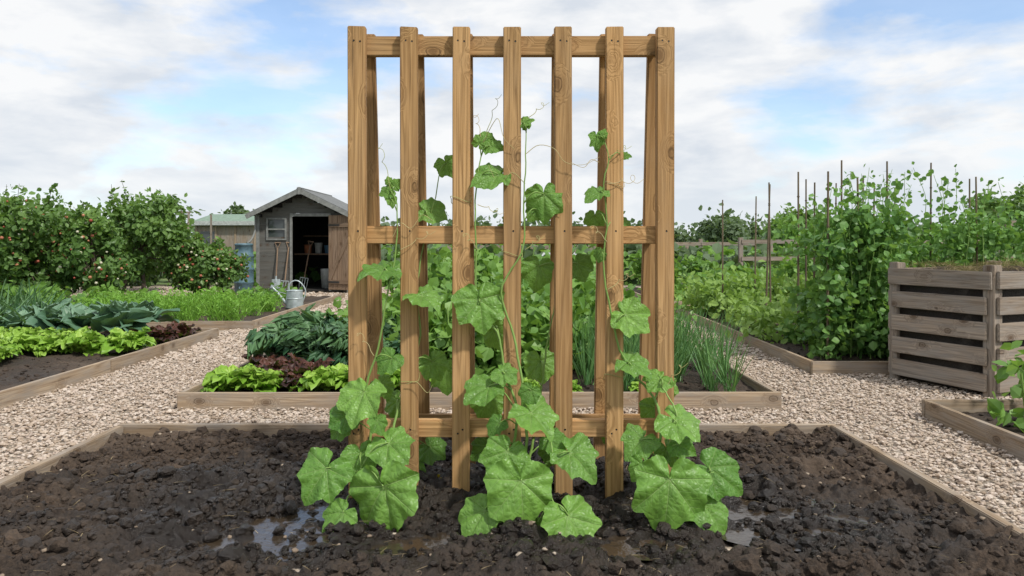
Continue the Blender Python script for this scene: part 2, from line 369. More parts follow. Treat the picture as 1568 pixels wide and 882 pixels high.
def scat(n,x0,x1,y0,y1,s0,s1):
    x=rng.uniform(x0,x1,n);y=rng.uniform(y0,y1,n);k=~inbed(x,y,-.005)&(np.abs(x)<y*.78+.3);x,y=x[k],y[k]
    s=rng.uniform(s0,s1,len(x))**1.0*rng.choice([.7,1,1.35],len(x),p=[.5,.38,.12])
    stones(gm,x,y,-.02+rng.uniform(-.004,.012,len(x)),s,I1,I1F,1)
scat(70000,-3.6,3.4,2.2,6.2,.008,.0135)
scat(60000,-3.2,8,6.2,10.5,.011,.018)
scat(26000,-9,8,10.5,16,.018,.03)
gm.build('gravel_path',[M_gbase,M_grav])

pud=[(-.80,2.57,.16),(-.97,2.42,.12),(.90,2.62,.15),(1.02,2.50,.13),(-.66,2.76,.08),(-.35,2.42,.13),(.42,2.42,.13),(-.22,3.2,.10),(.90,2.80,.08),(-1.12,2.58,.07),(1.20,2.64,.06)]
def wetf(X,Y):
    w=np.zeros_like(X)
    for px,py,r in pud: w=np.maximum(w,1.1*np.exp(-(((X-px)/1.5)**2+(Y-py)**2)/(r*2.6)**2))
    for px,py,r in ((-.9,2.75,.65),(0,2.6,.85),(.65,2.65,.65),(-1.1,3.0,.4),(0,3.1,.7)): w=np.maximum(w,1.0*np.exp(-(((X-px)/1.3)**2+((Y-py)/.8)**2)/r**2))
    return np.clip(w+(fbm(X*7,Y*7,4,2)-.5)*.9*(w>.03)+.35*(fbm(X*2.5,Y*2.5,2,12)-.35),0,1)
def sz(X,Y):
    rd=1-np.abs(2*fbm(X*8,Y*8,3,8)-1); r2=1-np.abs(2*vnoise(X*24,Y*24,6)-1)
    z=.012+.05*(fbm(X*2.2,Y*2.2,3,1)-.5)+.095*(fbm(X*10,Y*10,3,9)-.5)+.035*(rd-.6)+.024*(r2-.5)+.045*(fbm(X*38,Y*38,3,4)-.5)
    dep=np.zeros_like(X)
    for px,py,r in pud: dep=np.maximum(dep,np.exp(-(((X-px)/1.45)**2+(Y-py)**2)/r**2))
    z=z*(1-.55*dep)-.025*dep
    return np.maximum(z,-.035)
grid('garden_soil',-1.96,1.61,1.2,3.73,.008,sz,M_soil,wetf)
cl=MB()
n=21000; x=rng.uniform(-1.93,1.58,n);y=1.9+1.82*rng.random(n)**.9; k=(np.abs(x)<y*.75); x,y=x[k],y[k]
dens=fbm(x*3.5,y*3.5,3,21); k=rng.random(len(x))<np.clip((dens-.25)*2.6,.2,1); x,y=x[k],y[k]
s=np.exp(rng.normal(-4.92,.58,len(x))); s=np.clip(s,.0025,.034)
zz=sz(x,y); w=wetf(x,y)
k=(zz>-.008)|(rng.random(len(x))<.10); x,y,s,zz,w=x[k],y[k],s[k],zz[k],w[k]
stones(cl,x,y,zz+s*.22,s,I2,I2F,0,.78,8,False,np.clip(w+rng.normal(0,.18,len(x)),0,1),.15)
n=420; x=rng.uniform(-1.93,1.58,n);y=rng.uniform(1.9,3.7,n); s=np.clip(np.exp(rng.normal(-5.2,.45,n)),.002,.012)
stones(cl,x,y,sz(x,y)+s*.3,s,I2,I2F,1,.6,4,True)
n=500; x=rng.uniform(-1.93,1.58,n);y=rng.uniform(1.9,3.7,n); t=rng.normal(size=(n,3));t[:,2]*=.15
cl.inst(B1[0],B1[1],frames(t,np.tile([0,0,1.],(n,1)))*rng.uniform(.02,.06,n)[:,None,None]*np.array([1.8,1,1]),np.stack([x,y,sz(x,y)+.012],-1),rng.random(n),2)
cl.build('soil_clods',[M_soil,M_peb,M_straw])
# standing water: flat sheets that show only where the soil dips below them
pm=MB()
for cx,cy,rx,ry in ((-.90,2.57,.37,.30),(1.00,2.63,.34,.28),(-.33,2.42,.19,.13),(.42,2.42,.20,.13),(-.22,3.2,.15,.1)):
    th=np.linspace(0,2*np.pi,48,endpoint=False); wob=1+.07*np.sin(3*th+cx*9)
    V=[(cx,cy,-.0105)]+[(cx+rx*w_*math.cos(t),cy+ry*w_*math.sin(t),-.0105) for w_,t in zip(wob,th)]
    pm.add(V,[(0,i+1,(i+1)%48+1) for i in range(48)])
pm.build('puddle',[M_water])

def sz2(X,Y): return .022+.03*(fbm(X*3,Y*3,3,1)-.5)+.045*(fbm(X*12,Y*12,3,6)-.5)
wet2=lambda X,Y: np.clip((fbm(X*2,Y*2,3,7)-.3)*1.1,0,.7)
for k,res in (('mid',.02),('l1',.03),('l2',.05),('r1',.02),('r2',.03),('r3',.08),('m2',.08)):
    a,b,c,d=beds[k]; 
    grid('garden_soil',a+.02,b-.02,c+.02,d-.02,res,sz2,M_soil,wet2)
cl=MB()
for k,nn in (('mid',2200),('l1',5000),('r1',1500),('r2',3500)):
    a,b,c,d=beds[k]; x=rng.uniform(a+.05,b-.05,nn);y=rng.uniform(c+.05,d-.05,nn); s=np.clip(np.exp(rng.normal(-4.5,.4,nn)),.004,.035)
    stones(cl,x,y,sz2(x,y)+s*.2,s,I1,I1F,0,.7,4,False,rng.random(nn)*.6)
cl.build('soil_clods',[M_soil])
def edging(nm,a,b,c,d,h,sides='LRFB',t=.036):
    e=empty(nm); zc=(h-.06)/2; H=h+.06
    def run(p,q,fix,axis,lab):
        L=q-p; n=max(1,round(L/2.4)); l=L/n
        for i in range(n):
            m=p+l*(i+.5); c0=(m,fix,zc+random.uniform(-.003,.003)) if axis=='x' else (fix,m,zc+random.uniform(-.003,.003))
            if axis=='x': board(f'{lab}_board_{i+1}',c0,H,t,l-.003,AX,W_bed,e,.004)
            else: board(f'{lab}_board_{i+1}',c0,t,H,l-.003,AY,W_bed,e,.004)
    if 'F' in sides: run(a-t/2,b+t/2,c,'x','front')
    if 'B' in sides: run(a-t/2,b+t/2,d,'x','back')
    if 'L' in sides: run(c+t/2+.002,d-t/2-.002,a,'y','left')
    if 'R' in sides: run(c+t/2+.002,d-t/2-.002,b,'y','right')
edging('raised_bed_edging',*beds['front'],.058,'LRB',.04)
edging('raised_bed_edging',*beds['mid'],.078)
edging('raised_bed_edging',*beds['l1'],.08,'RB')
edging('raised_bed_edging',*beds['l2'],.08,'RF')
edging('raised_bed_edging',*beds['r1'],.08,'LB')
edging('raised_bed_edging',*beds['r2'],.08,'LFB')
edging('raised_bed_edging',*beds['r3'],.08,'LF')
edging('raised_bed_edging',*beds['m2'],.08,'LFR')

# ------------------------------------------------------------------ trellis
tr=empty('garden_trellis',(0,2.83,0))
px=[-.59,-.3925,-.194,.001,.196,.391,.584]
nails=MB()
def nail(x,y,z):
    th=np.linspace(0,2*np.pi,10,endpoint=False); V=[(x,y-.0016,z)]+[(x+.0036*math.cos(t),y-.0008,z+.0036*math.sin(t)) for t in th]+[(x+.004*math.cos(t),y+.001,z+.004*math.sin(t)) for t in th]
    F=[(0,i+1,(i+1)%10+1) for i in range(10)]; nails.add(V,F); nails.F.append((np.array([(i+1,(i+1)%10+1,(i+1)%10+11,i+11) for i in range(10)])+nails.n-len(V),0,True))
for i,x in enumerate(px):
    top=1.797+random.uniform(-.002,.004); o=board(f'front_post_{i+1}',(x,0,(top-.08)/2),.067,.036,top+.08,(0,R(random.uniform(-.12,.12)),0),W_trel,tr,.003)
    for dx,z in ((-.012,1.745),(.012,1.742),(.004,1.02),(-.012,.25),(.006,.265)): nail(x+dx,-.018,z)
for nm,z0,z1,xl in (('top_rail',1.697,1.773,.585),('middle_rail',.972,1.04,.57),('lower_rail',.225,.292,.57)):
    board(nm,(0,.0365,(z0+z1)/2),z1-z0,.036,2*xl,AX,W_trel,tr,.003)
for i,x in enumerate(px):
    L=1.88; yb,yt=.41,.155
    board(f'rear_post_{i+1}',(x*.995,(yb+yt)/2,.885),.067,.036,L,(math.atan2(yb-yt,1.86),0,0),W_trel,tr,.003)
for nm,z,y in (('rear_top_rail',1.765,.19),('rear_middle_rail',1.0,.295),('rear_lower_rail',.212,.39)):
    board(nm,(0,y-.056,z),.06,.03,1.16,AX,W_trel,tr,.003)
for sx in (-.585,.585):
    board('side_brace',(sx,.085,1.735),.03,.05,.060,AY,W_trel,tr,.003)
nails.build('nails',[M_nail],tr)

# ------------------------------------------------------------------ cucumber plants
ctrl=np.array([(0,1.08),(6,1.02),(14,.92),(25,.81),(33,.80),(40,.87),(44,.91),(50,.87),(60,.77),(72,.69),(84,.69),(94,.75),(99,.77),(108,.71),(122,.61),(138,.55),(150,.51),(161,.43),(170,.30),(180,.05)])
def culeaf(mb,J,tip,nrm,Rr,tone,mat=0):
    ns,nr=110,12; th=np.linspace(-180,180,ns,endpoint=False); rb=np.interp(np.abs(th),ctrl[:,0],ctrl[:,1])
    sd=rng.uniform(0,6); lob=rng.uniform(.7,1.1); base=np.interp(np.abs(th),[0,45,100,140,180],[.95,.84,.71,.54,.1]); rb=base+(rb-base)*lob
    asym=1+.08*np.sin(R(1)*th+sd); teeth=1+.034*np.abs(((th*15/180+sd)%1)*2-1)
    rb=rb*asym*teeth*(1+.04*np.sin(R(1)*th*3+sd*2)); t=R(1)*th
    rho=np.linspace(0,1,nr)[1:]; RR=rho[:,None]*rb[None]; X=RR*np.sin(t);Y=RR*np.cos(t)
    Z=np.zeros_like(X)
    for a in (0,44,-44,98,-98):
        perp=np.abs(X*math.cos(R(a))-Y*math.sin(R(a))); al=X*math.sin(R(a))+Y*math.cos(R(a)); Z-=.04*np.exp(-(perp/.06)**2)*(al>0)
    dr=rng.uniform(.12,.40); sid=rng.uniform(0,.35)
    Z+=-dr*np.clip(Y,-.2,2)**2-sid*X**2+.10*np.abs(X)
    Z+=.055*rho[:,None]**2*np.sin(t*5+sd)+.05*rho[:,None]**3*np.sin(t*11+sd*3)+.05*(vnoise(X*6+20,Y*6+20,sd)-.5)
    tw=rng.uniform(-.3,.3); Z+=tw*X*Y
    V=np.concatenate([[[0,0,0]],np.stack([X,Y,Z],-1).reshape(-1,3)])
    luv=V.copy();luv[:,2]=rng.uniform(0,9)
    F3=[(0,1+(j+1)%ns,1+j) for j in range(ns)]
    F4=[(1+i*ns+j,1+i*ns+(j+1)%ns,1+(i+1)*ns+(j+1)%ns,1+(i+1)*ns+j) for i in range(nr-2) for j in range(ns)]
    M=frames(np.array([tip],float),np.array([nrm],float))[0]*Rr
    W=V@M.T+np.array(J)
    n0=mb.n; mb.add(W,F3,tone,luv,mat); mb.F.append((np.array(F4)+n0,mat,True))
def plant(stems,leaves,tends=()):
    mb=MB(); SP=[]
    for st in stems:
        p=smoothpts(st,40); p+=rng.normal(0,.0015,p.shape); thin=1 if np.max(p[:,2])<.5 else .8; r=np.linspace(.0075,.0022,40)*thin; tube(mb,p,r,8,1,.3+.4*rng.random()); SP.append(p)
    A=np.concatenate(SP)
    for (x,y,z,size,a,fw,tone,*rest) in leaves:
        if z>.56: size*=.92
        Rr=size/1.45; tip=unit(np.array([math.sin(R(a)),-fw,-math.cos(R(a))]))
        up=rest[0] if rest else .75
        nrm=np.array([rng.uniform(-.5,.5)+.15*math.sin(R(a)),-1,up])
        if abs(np.dot(unit(nrm),tip))>.95: nrm[2]+=1
        J=np.array([x,y,z])-tip*Rr*.38
        d=np.linalg.norm((A-J)*np.array([1,.6,1.2])+np.array([0,0,.04]),axis=1); S=A[np.argmin(d)]
        mid=(S+J)/2+np.array([0,-.02,.25*np.linalg.norm(J-S)])
        q=smoothpts([S,mid,J],10); tube(mb,q,np.linspace(.0035,.0024,10)*(.7 if size<.1 else 1),6,1,.6)
        culeaf(mb,J,tip,nrm,Rr,np.clip(tone+rng.normal(0,.10),0,1))
    for tp in tends:
        p=smoothpts(tp,60 if len(tp)>6 else 24); tube(mb,p,np.linspace(.0015,.0008,len(p)),5,2,rng.random())
    return mb
def wrap(xc,z,turns=1.3,ph=0.,w=.038,yc=2.83):
    out=[]
    sl=random.uniform(-.35,.35)
    for i in range(int(turns*10)):
        a=ph+i*.628; cx=np.clip(1.35*math.cos(a),-1,1); cy=np.clip(1.35*math.sin(a),-1,1)
        out.append((xc+w*cx,yc+.022*cy,z+.006*i*.8+.008*math.sin(2*a)+w*cx*sl))
    return out
def curl(p,d,n=16,r=.012):
    p=np.array(p);d=np.array(d,float); out=[]
    for i in range(n):
        f=i/(n-1); a=f*f*14; out.append(p+d*f+np.array([r*math.sin(a)*(f),-.004*math.cos(a),r*(1-math.cos(a))*f]))
    return out
mats=[M_cuc,M_stem,M_tend,M_flower]
L=[(-.425,2.50,.085,.25,12,.25,.85,.6),(-.675,2.56,.155,.19,-38,.55,.4,1.0),(-.41,2.60,.25,.16,60,.7,.6,1.0),(-.55,2.66,.405,.17,-20,.9,.8,1.5),
   (-.625,2.68,.335,.12,-60,.3,.05,.7),(-.64,2.70,.29,.09,-50,.2,.1,.7),(-.53,2.64,.195,.13,25,.5,.45,.9),(-.60,2.52,.035,.12,-50,.5,.6,.9),(-.56,2.72,.14,.10,-10,.3,.2,.6),
   (-.51,2.76,.875,.165,-80,.8,.35,2.0),(-.475,2.78,.525,.11,-50,.5,.15,1.0),(-.48,2.81,1.17,.07,-80,.4,.6,.6),(-.455,2.80,1.13,.05,20,.3,.7),(-.44,2.82,1.20,.05,140,.1,.9),(-.47,2.82,1.215,.035,200,.1,.95),
   (-.31,2.90,1.095,.13,75,.2,.65,.6),(-.25,2.92,1.27,.10,30,.1,.8,.3),(-.315,2.79,.765,.165,65,.7,.6,1.5),(-.30,2.92,.48,.12,30,.3,.7),(-.46,2.93,.32,.12,-20,.3,.7),(-.50,2.9,.40,.10,40,.2,.9),
   (-.27,3.05,.42,.13,10,.2,.9),(-.31,3.0,.13,.12,60,.4,.3),(-.40,2.98,.05,.12,20,.4,.5),(-.47,2.62,.33,.07,30,.4,.5,1)]
S=[[(-.52,2.76,-.02),(-.53,2.75,.12),(-.53,2.77,.3),(-.55,2.79,.42),(-.50,2.79,.6),(-.47,2.79,.78),(-.44,2.80,.95),(-.435,2.80,1.1),(-.46,2.81,1.2)],
   [(-.50,2.76,-.02),(-.46,2.78,.2),(-.42,2.86,.42),(-.36,2.88,.6),(-.37,2.88,.8),(-.34,2.90,1.0),(-.30,2.90,1.15)],
   [(-.54,2.74,-.02),(-.58,2.66,.1),(-.52,2.6,.2)]]
T=[wrap(-.3925,.42,1.1,1),curl((-.46,2.8,1.18),(-.04,-.01,.16)),curl((-.42,2.8,.95),(.12,0,.06)),[(-.40,2.8,.44),(-.36,2.79,.45),(-.32,2.79,.41),(-.30,2.79,.44)],[(-.45,2.8,1.0),(-.42,2.79,1.05),(-.38,2.79,1.03),(-.34,2.79,1.08),(-.30,2.79,1.06)],curl((-.52,2.79,.55),(-.06,-.01,.08))]
p1=plant(S,L,T); p1.build('cucumber_plant',mats)
L=[(-.115,2.77,.715,.21,8,.3,.6,.7),(-.085,2.80,1.23,.15,-75,.5,.55,1.3),(-.12,2.83,1.37,.07,160,.1,.7,.5),(-.065,2.84,1.345,.09,80,.2,.6,.5),(-.09,2.86,1.39,.04,200,0,.9),
   (.055,2.82,1.44,.06,110,.1,.8),(.05,2.82,1.425,.04,-150,.1,.95),(.12,2.80,1.125,.155,0,.2,.65,.5),(.085,2.82,1.09,.08,-40,.2,.8),(.10,2.88,.855,.135,-10,.2,.7,.3),(.27,2.94,.87,.12,25,.2,.3,.3),
   (-.115,2.72,.435,.145,-70,.7,.5,1.6),(-.015,2.74,.485,.10,60,.5,.6,1.2),(.10,2.64,.345,.18,55,.7,.8,1.2),(-.035,2.60,.205,.165,-30,.5,.6,.8),(.035,2.48,.115,.23,5,.35,.9,.7),
   (-.115,2.50,.04,.16,-40,.6,.55,1.0),(.215,2.44,.03,.20,35,.45,.9,.8),(.235,2.60,.215,.17,60,.7,.6,1.1),(.09,2.50,.01,.06,20,.3,.4),(.155,2.68,.25,.10,60,.5,.3,.9),(-.06,2.68,.31,.08,-50,.4,.15),(.06,2.70,.42,.08,-30,.3,.3),
   (-.06,2.92,.60,.13,20,.2,.9,.3),(.12,2.94,.47,.14,10,.2,.95,.4),(-.10,2.93,.33,.13,-20,.2,.9,.4),(.06,2.93,.28,.13,30,.2,.5),(.17,2.9,.15,.12,40,.4,.5),(-.12,2.9,.16,.12,-60,.4,.3),(.02,2.72,.10,.10,-10,.4,.3)]
S=[[(0,2.77,-.02),(-.01,2.73,.15),(.02,2.74,.33),(-.03,2.78,.5),(-.05,2.79,.62),(-.13,2.80,.75),(-.135,2.80,.95),(-.14,2.81,1.15),(-.12,2.84,1.3),(-.10,2.86,1.39)],
   [(.02,2.77,-.02),(.05,2.72,.2),(.04,2.76,.45),(.0,2.79,.65),(-.04,2.79,.8),(.04,2.79,.95),(.045,2.80,1.1),(.05,2.80,1.28),(.052,2.82,1.42)],
   [(.02,2.76,-.02),(.1,2.64,.16),(.17,2.6,.24)],[(0,2.76,-.02),(.02,2.66,.1),(.1,2.58,.16),(.14,2.5,.1)],
   [(.03,2.8,0),(.1,2.88,.3),(.14,2.9,.6),(.2,2.92,.85)]]
T=[wrap(.001,.90,1.2,.5),wrap(-.194,1.12,1.0,2),[(.05,2.8,1.31),(.1,2.8,1.345),(.16,2.79,1.33),(.2,2.79,1.28),(.27,2.79,1.27),(.33,2.79,1.30)],
   curl((-.12,2.84,1.38),(-.02,0,.08)),[(-.11,2.83,1.36),(-.07,2.8,1.43),(-.05,2.79,1.44),(-.03,2.79,1.37),(0.01,2.8,1.33)],curl((.06,2.82,1.45),(.07,0,.05)),curl((-.13,2.8,.95),(-.05,-.02,.05)),curl((.05,2.8,.95),(.06,-.01,.04)),curl((-.13,2.8,1.12),(.09,0,-.04)),[(.05,2.8,1.2),(.0,2.79,1.24),(-.05,2.8,1.20),(-.09,2.8,1.27)],curl((-.1,2.86,1.4),(.05,0,.14),20,.01)]
p2=plant(S,L,T); 
for fx,fy,fz in ((-.03,2.56,.14),(-.30,2.98,.02)):
  for k in range(5):
    a=k*1.257; p2.add([(fx,fy+.01,fz),(fx+.016*math.cos(a-.4),fy,fz+.005+.016*math.sin(a-.4)),(fx+.022*math.cos(a),fy-.005,fz+.005+.022*math.sin(a)),(fx+.016*math.cos(a+.4),fy,fz+.005+.016*math.sin(a+.4))],[(0,1,2,3)],mat=3)
p2.build('cucumber_plant',mats)
L=[(.525,2.48,.115,.25,-8,.35,.85,.7),(.68,2.50,.055,.15,45,.6,.6,.9),(.72,2.55,.175,.17,60,.4,.25,.9),(.615,2.64,.325,.17,65,.7,.8,1.3),(.45,2.68,.245,.14,-60,.7,.6,1.3),(.535,2.75,.455,.11,-60,.6,.7,1.4),
   (.46,2.76,.52,.125,70,.6,.6,1.5),(.455,2.78,.685,.16,55,.3,1.0,.6),(.325,2.80,1.36,.075,10,.1,.6,.5),(.345,2.8,1.39,.04,160,.1,.8),(.435,2.83,1.31,.05,100,.2,.6),(.315,2.79,1.165,.10,-70,.6,.5,1.2),
   (.32,2.90,1.06,.09,-10,.2,.6),(.45,2.92,1.05,.06,60,.2,.5),(.58,2.70,.20,.10,30,.4,.35,.8),(.62,2.66,.24,.10,70,.4,.3,.9),(.6,2.85,.4,.10,20,.3,.9),(.45,2.62,.17,.09,-30,.4,.5),(.56,2.9,.30,.12,-10,.3,.5),(.4,2.93,.2,.10,10,.3,.6),(.335,2.82,.93,.06,-20,.2,.5)]
S=[[(.51,2.77,-.02),(.52,2.74,.12),(.55,2.74,.26),(.54,2.77,.38),(.47,2.79,.47),(.41,2.79,.57),(.37,2.79,.72),(.345,2.80,.9),(.36,2.8,1.05),(.345,2.79,1.2),(.365,2.79,1.3),(.34,2.8,1.38)],
   [(.51,2.76,-.02),(.54,2.66,.12),(.62,2.58,.17),(.70,2.56,.18)],[(.52,2.76,-.02),(.56,2.7,.2),(.6,2.68,.34),(.545,2.74,.46)]]
T=[wrap(.391,1.17,1.1,1),wrap(.391,.45,1.0,2),curl((.36,2.79,1.3),(.08,0,.03)),curl((.36,2.8,1.2),(.12,0,.0),20,.02),[(.33,2.8,1.28),(.3,2.8,1.29),(.27,2.79,1.26),(.22,2.79,1.28)],curl((.36,2.8,.98),(-.06,0,.05)),curl((.36,2.79,.8),(.09,-.01,.05)),curl((.55,2.75,.42),(.09,-.01,.1))]
plant(S,L,T).build('cucumber_plant',mats)

# ------------------------------------------------------------------ vegetables
def veg(name,f,mats): mb=MB(); f(mb); return mb.build(name,mats)
def lettuce(x,y,s=.17,mat=M_let,n=30): veg('lettuce' if mat is M_let else 'red_lettuce',lambda mb:rosette(mb,(x,y,.045),s,n,T_let,24,85,0,.25,.1,1),[mat])
for x,y,s in ((-1.76,4.72,.20),(-1.60,4.70,.17),(-1.18,4.68,.19),(-1.06,4.8,.19),(-.84,4.75,.18),(-.6,4.75,.17),(-.8,5.0,.18),(-1.85,4.66,.12)): lettuce(x,y,s)
for x,y,s in ((-1.62,5.02,.18),(-1.45,4.85,.17),(-1.33,5.0,.18),(-1.5,5.15,.18),(-1.75,5.25,.18),(-1.38,4.75,.13)): lettuce(x,y,s,M_red,22)
def kale(x,y,s): 
    def f(mb):
        tube(mb,[(x,y,0),(x,y,s*.5)],[.015,.012],6,1); rosette(mb,(x,y,s*.45),s,34,T_kale,28,84,0,.6,0,1)
    veg('kale',f,[M_kale,M_bark])
for x,y,s in ((-1.72,5.55,.30),(-1.45,5.5,.31),(-1.22,5.35,.30),(-1.6,5.95,.32),(-1.3,5.9,.32),(-1.0,5.6,.30),(-1.05,6.1,.32),(-1.75,6.4,.30),(-.85,5.35,.26)): kale(x,y,s)
def beans(mb):
    P,t=clumpy(6500,((-.95,5.5,.05),(1.0,9.0,.55)),60,(.13,.18,.10)); cloud(mb,P,.085,ROUND,0,1.0,t)
    P,t=clumpy(2500,((-.7,5.2,.05),(.55,5.9,.38)),26,(.09,.10,.09)); cloud(mb,P,.10,ROUND,0,1.0,t)
    for q in range(50): x,y=rng.uniform(-.8,.9),rng.uniform(5.3,8.5); tube(mb,smoothpts([(x,y,0),(x+.03,y,.25),(x+rng.normal(0,.08),y,.5)],6),.006,5,1)
veg('bean_plants',beans,[M_bean,M_stem])
def climb(mb):
    for q in range(6):
        x,y=rng.uniform(-.75,.65),rng.uniform(6.2,7.6); P,t=clumpy(230,((x-.08,y-.08,.1),(x+.08,y+.08,.8)),7,(.06,.06,.07)); cloud(mb,P,.09,ROUND,0,.7,t)
        tube(mb,[(x,y,0),(x,y,.9)],.004,5,1)
veg('climbing_bean',climb,[M_bean,M_stem])
def chiv(mb):
    for q in range(50):
        x,y=rng.uniform(.42,1.5),rng.uniform(4.62,6.2); 
        n=26; P=np.stack([x+rng.normal(0,.018,n),y+rng.normal(0,.018,n),np.full(n,.02)],-1); blades(mb,P,.44,.32,B1)
veg('chives',chiv,[M_chive])
for x,y in ((.35,4.65),(.8,4.6),(.1,4.7)): lettuce(x,y,.09)
def greens(mb):
    P,t=clumpy(3500,((.2,6.3,.05),(1.45,9.2,.32)),36,(.12,.15,.06)); cloud(mb,P,.08,LEAF,0,1,t)
    P,t=clumpy(1500,((-1.85,6.7,.05),(-.9,9.2,.3)),20,(.12,.15,.06)); cloud(mb,P,.09,ROUND,0,1,t)
veg('spinach_plants',greens,[M_bean])
for i in range(9): lettuce(-3.40-.235*i+rng.normal(0,.02),6.35+rng.normal(0,.05),.21+rng.uniform(-.03,.03))
for i in range(7): lettuce(-3.9-.25*i,6.75+rng.normal(0,.04),.20)
for x,y in ((-4.0,5.75),(-4.25,5.6),(-4.4,5.9),(-4.15,5.95)): lettuce(x,y,.18)
for x,y in ((-3.32,7.0),(-3.5,7.15),(-3.25,7.3),(-3.4,7.45),(-3.55,6.85)): lettuce(x,y,.17,M_red,20)
def cab(mb):
    for i in range(8):
        for j in range(2): rosette(mb,(-3.72-.33*i+rng.normal(0,.05),7.0+.42*j+rng.normal(0,.05),.12+.05*rng.random()),rng.uniform(.27,.35),26,T_cab,28,85,0,.45,0,1)
veg('cabbage_row',cab,[M_cab])
def leek(mb):
    for q in range(60):
        x,y=rng.uniform(-6.2,-4.6),rng.uniform(6.9,7.6); n=9; P=np.stack([x+rng.normal(0,.01,n),y+rng.normal(0,.01,n),np.full(n,.02)],-1); blades(mb,P,.48,.35,B3)
veg('leek_row',leek,[M_kale])
def carr(mb):
    for q in range(105):
        x,y=rng.uniform(-5.4,-3.2),rng.choice([8.75,9.15,9.6,10.1])+rng.normal(0,.06); h=rng.uniform(.22,.36); n=16; P=np.stack([x+rng.normal(0,.03,n),y+rng.normal(0,.03,n),np.full(n,.02)],-1); blades(mb,P,h,.5,B2)
        P,t=clumpy(40,((x-.1,y-.1,.12),(x+.1,y+.1,h)),6,.04); cloud(mb,P,.055,NARROW,0,.8,t)
veg('carrot_tops',carr,[M_carr])
def lr(mb):
    for (x0,x1,y0,y1,z,n) in ((-9,-4.0,10.6,11,.22,1200),(-9,-5.4,8.6,10.6,.3,2500),(-4.4,-3.6,11.9,12.8,.12,350),(-9,-6.1,6.6,7.6,.35,1500)):
        P,t=clumpy(n,((x0,y0,.03),(x1,y1,z)),n//60,(.12,.1,.05)); cloud(mb,P,.10,ROUND,0,1,t)
veg('vegetable_row',lr,[M_bean])
def rfore(mb):
    for x,y in ((2.62,3.75),(2.80,3.9),(3.05,3.7),(2.95,4.05),(3.3,4.0)):
        tube(mb,smoothpts([(x,y,0),(x-.02,y,.15),(x-.06,y-.03,.32)],6),.006,5,1)
        P,t=clumpy(44,((x-.14,y-.1,.08),(x+.12,y+.1,.36)),8,.04); cloud(mb,P,.085,LEAF,0,1,t)
veg('pepper_plant',rfore,[M_bean,M_stem])
def pea(mb):
    def col(x0,x1,y0,y1,h,n,k):
        P,t=clumpy(n,((x0,y0,.08),(x1,y1,h)),k,(.065,.07,.07)); cloud(mb,P,.062,ROUND,0,.5,t)
    col(2.55,3.15,5.95,6.3,1.17,4100,55); col(2.55,3.5,6.4,7.0,1.2,2400,34)
    col(3.3,6.6,7.0,7.7,1.22,7300,100); col(3.5,7.6,8.4,9.2,1.2,3600,55)
    for q in range(64):
        if q<22: x,y=rng.uniform(2.5,3.2),rng.uniform(5.95,6.3); h=rng.uniform(1.2,1.50)
        else: x,y=rng.uniform(3.3,6.3),rng.uniform(7.0,7.7); h=rng.uniform(1.3,1.74)
        p=smoothpts([(x,y,0.),(x+rng.normal(0,.04),y,h*.5),(x+rng.normal(0,.04),y,h*.8),(x+rng.normal(0,.06),y,h)],16); tube(mb,p,np.linspace(.005,.002,16),5,1)
        idx=rng.integers(7,16,20); cloud(mb,p[idx]+rng.normal(0,.032,(20,3)),.058,ROUND,0,.4)
veg('pea_plants',pea,[M_pea,M_stem])
for i,(x,y,h,lean) in enumerate(((2.80,8.0,1.62,-.02),(2.74,8.0,1.60,.05),(2.71,7.0,1.64,0),(3.06,7.5,1.58,.01),(2.56,6.0,1.55,.005),(3.12,7.0,1.75,0),(3.6,7.6,1.66,.01),(3.56,7.0,1.74,-.01),(4.24,7.5,1.78,.01),(4.95,8.0,1.66,0),(4.4,8.5,1.6,0),(2.95,6.25,1.52,-.03),(3.9,8.0,1.6,.02),(5.6,7.5,1.75,0),(3.3,8.3,1.68,.0),(3.75,8.6,1.66,.02),(4.6,7.3,1.62,-.02),(2.62,9.2,1.5,.0),(3.05,9.3,1.55,.02))):
    mb=MB(); tube(mb,[(0,0,-.05),(lean*.5,0,h*.5),(lean,0,h)],[.011,.010,.008],7)
    for k in range(1,7): z=h*k/7; tube(mb,[(lean*z/h,0,z-.006),(lean*z/h,0,z+.006)],.0125,7)
    o=mb.build('bamboo_stake',[W_cane]); o.location=(x,y,0)
def rl(mb):
    P,t=clumpy(1900,((2.4,6.6,.04),(3.1,10.2,.35)),30,(.12,.16,.06)); cloud(mb,P,.085,LEAF,0,.9,t*.5+.5)
    P,t=clumpy(3000,((2.4,8.8,.04),(7,10.2,.5)),40,(.16,.16,.08)); cloud(mb,P,.09,LEAF,0,.9,t*.6+.4)
veg('raspberry_canes',rl,[M_treey])
def rl2(mb):
    for y,h,n in ((11.6,.28,1400),(12.5,.35,1500),(13.6,.75,2600),(14.8,.6,1800)):
        P,t=clumpy(n,((2.4,y-.15,.04),(9.5,y+.15,h)),n//45,(.16,.12,.07)); cloud(mb,P,.13,ROUND,0,1,t)
    for y,h,n in ((10.9,.35,900),(12,.4,900),(13,.45,900),(14.5,.6,1000)):
        P,t=clumpy(n,((-1.8,y-.15,.04),(1.3,y+.15,h)),n//45,(.16,.12,.07)); cloud(mb,P,.13,ROUND,0,1,t)
veg('potato_row',rl2,[M_bean])
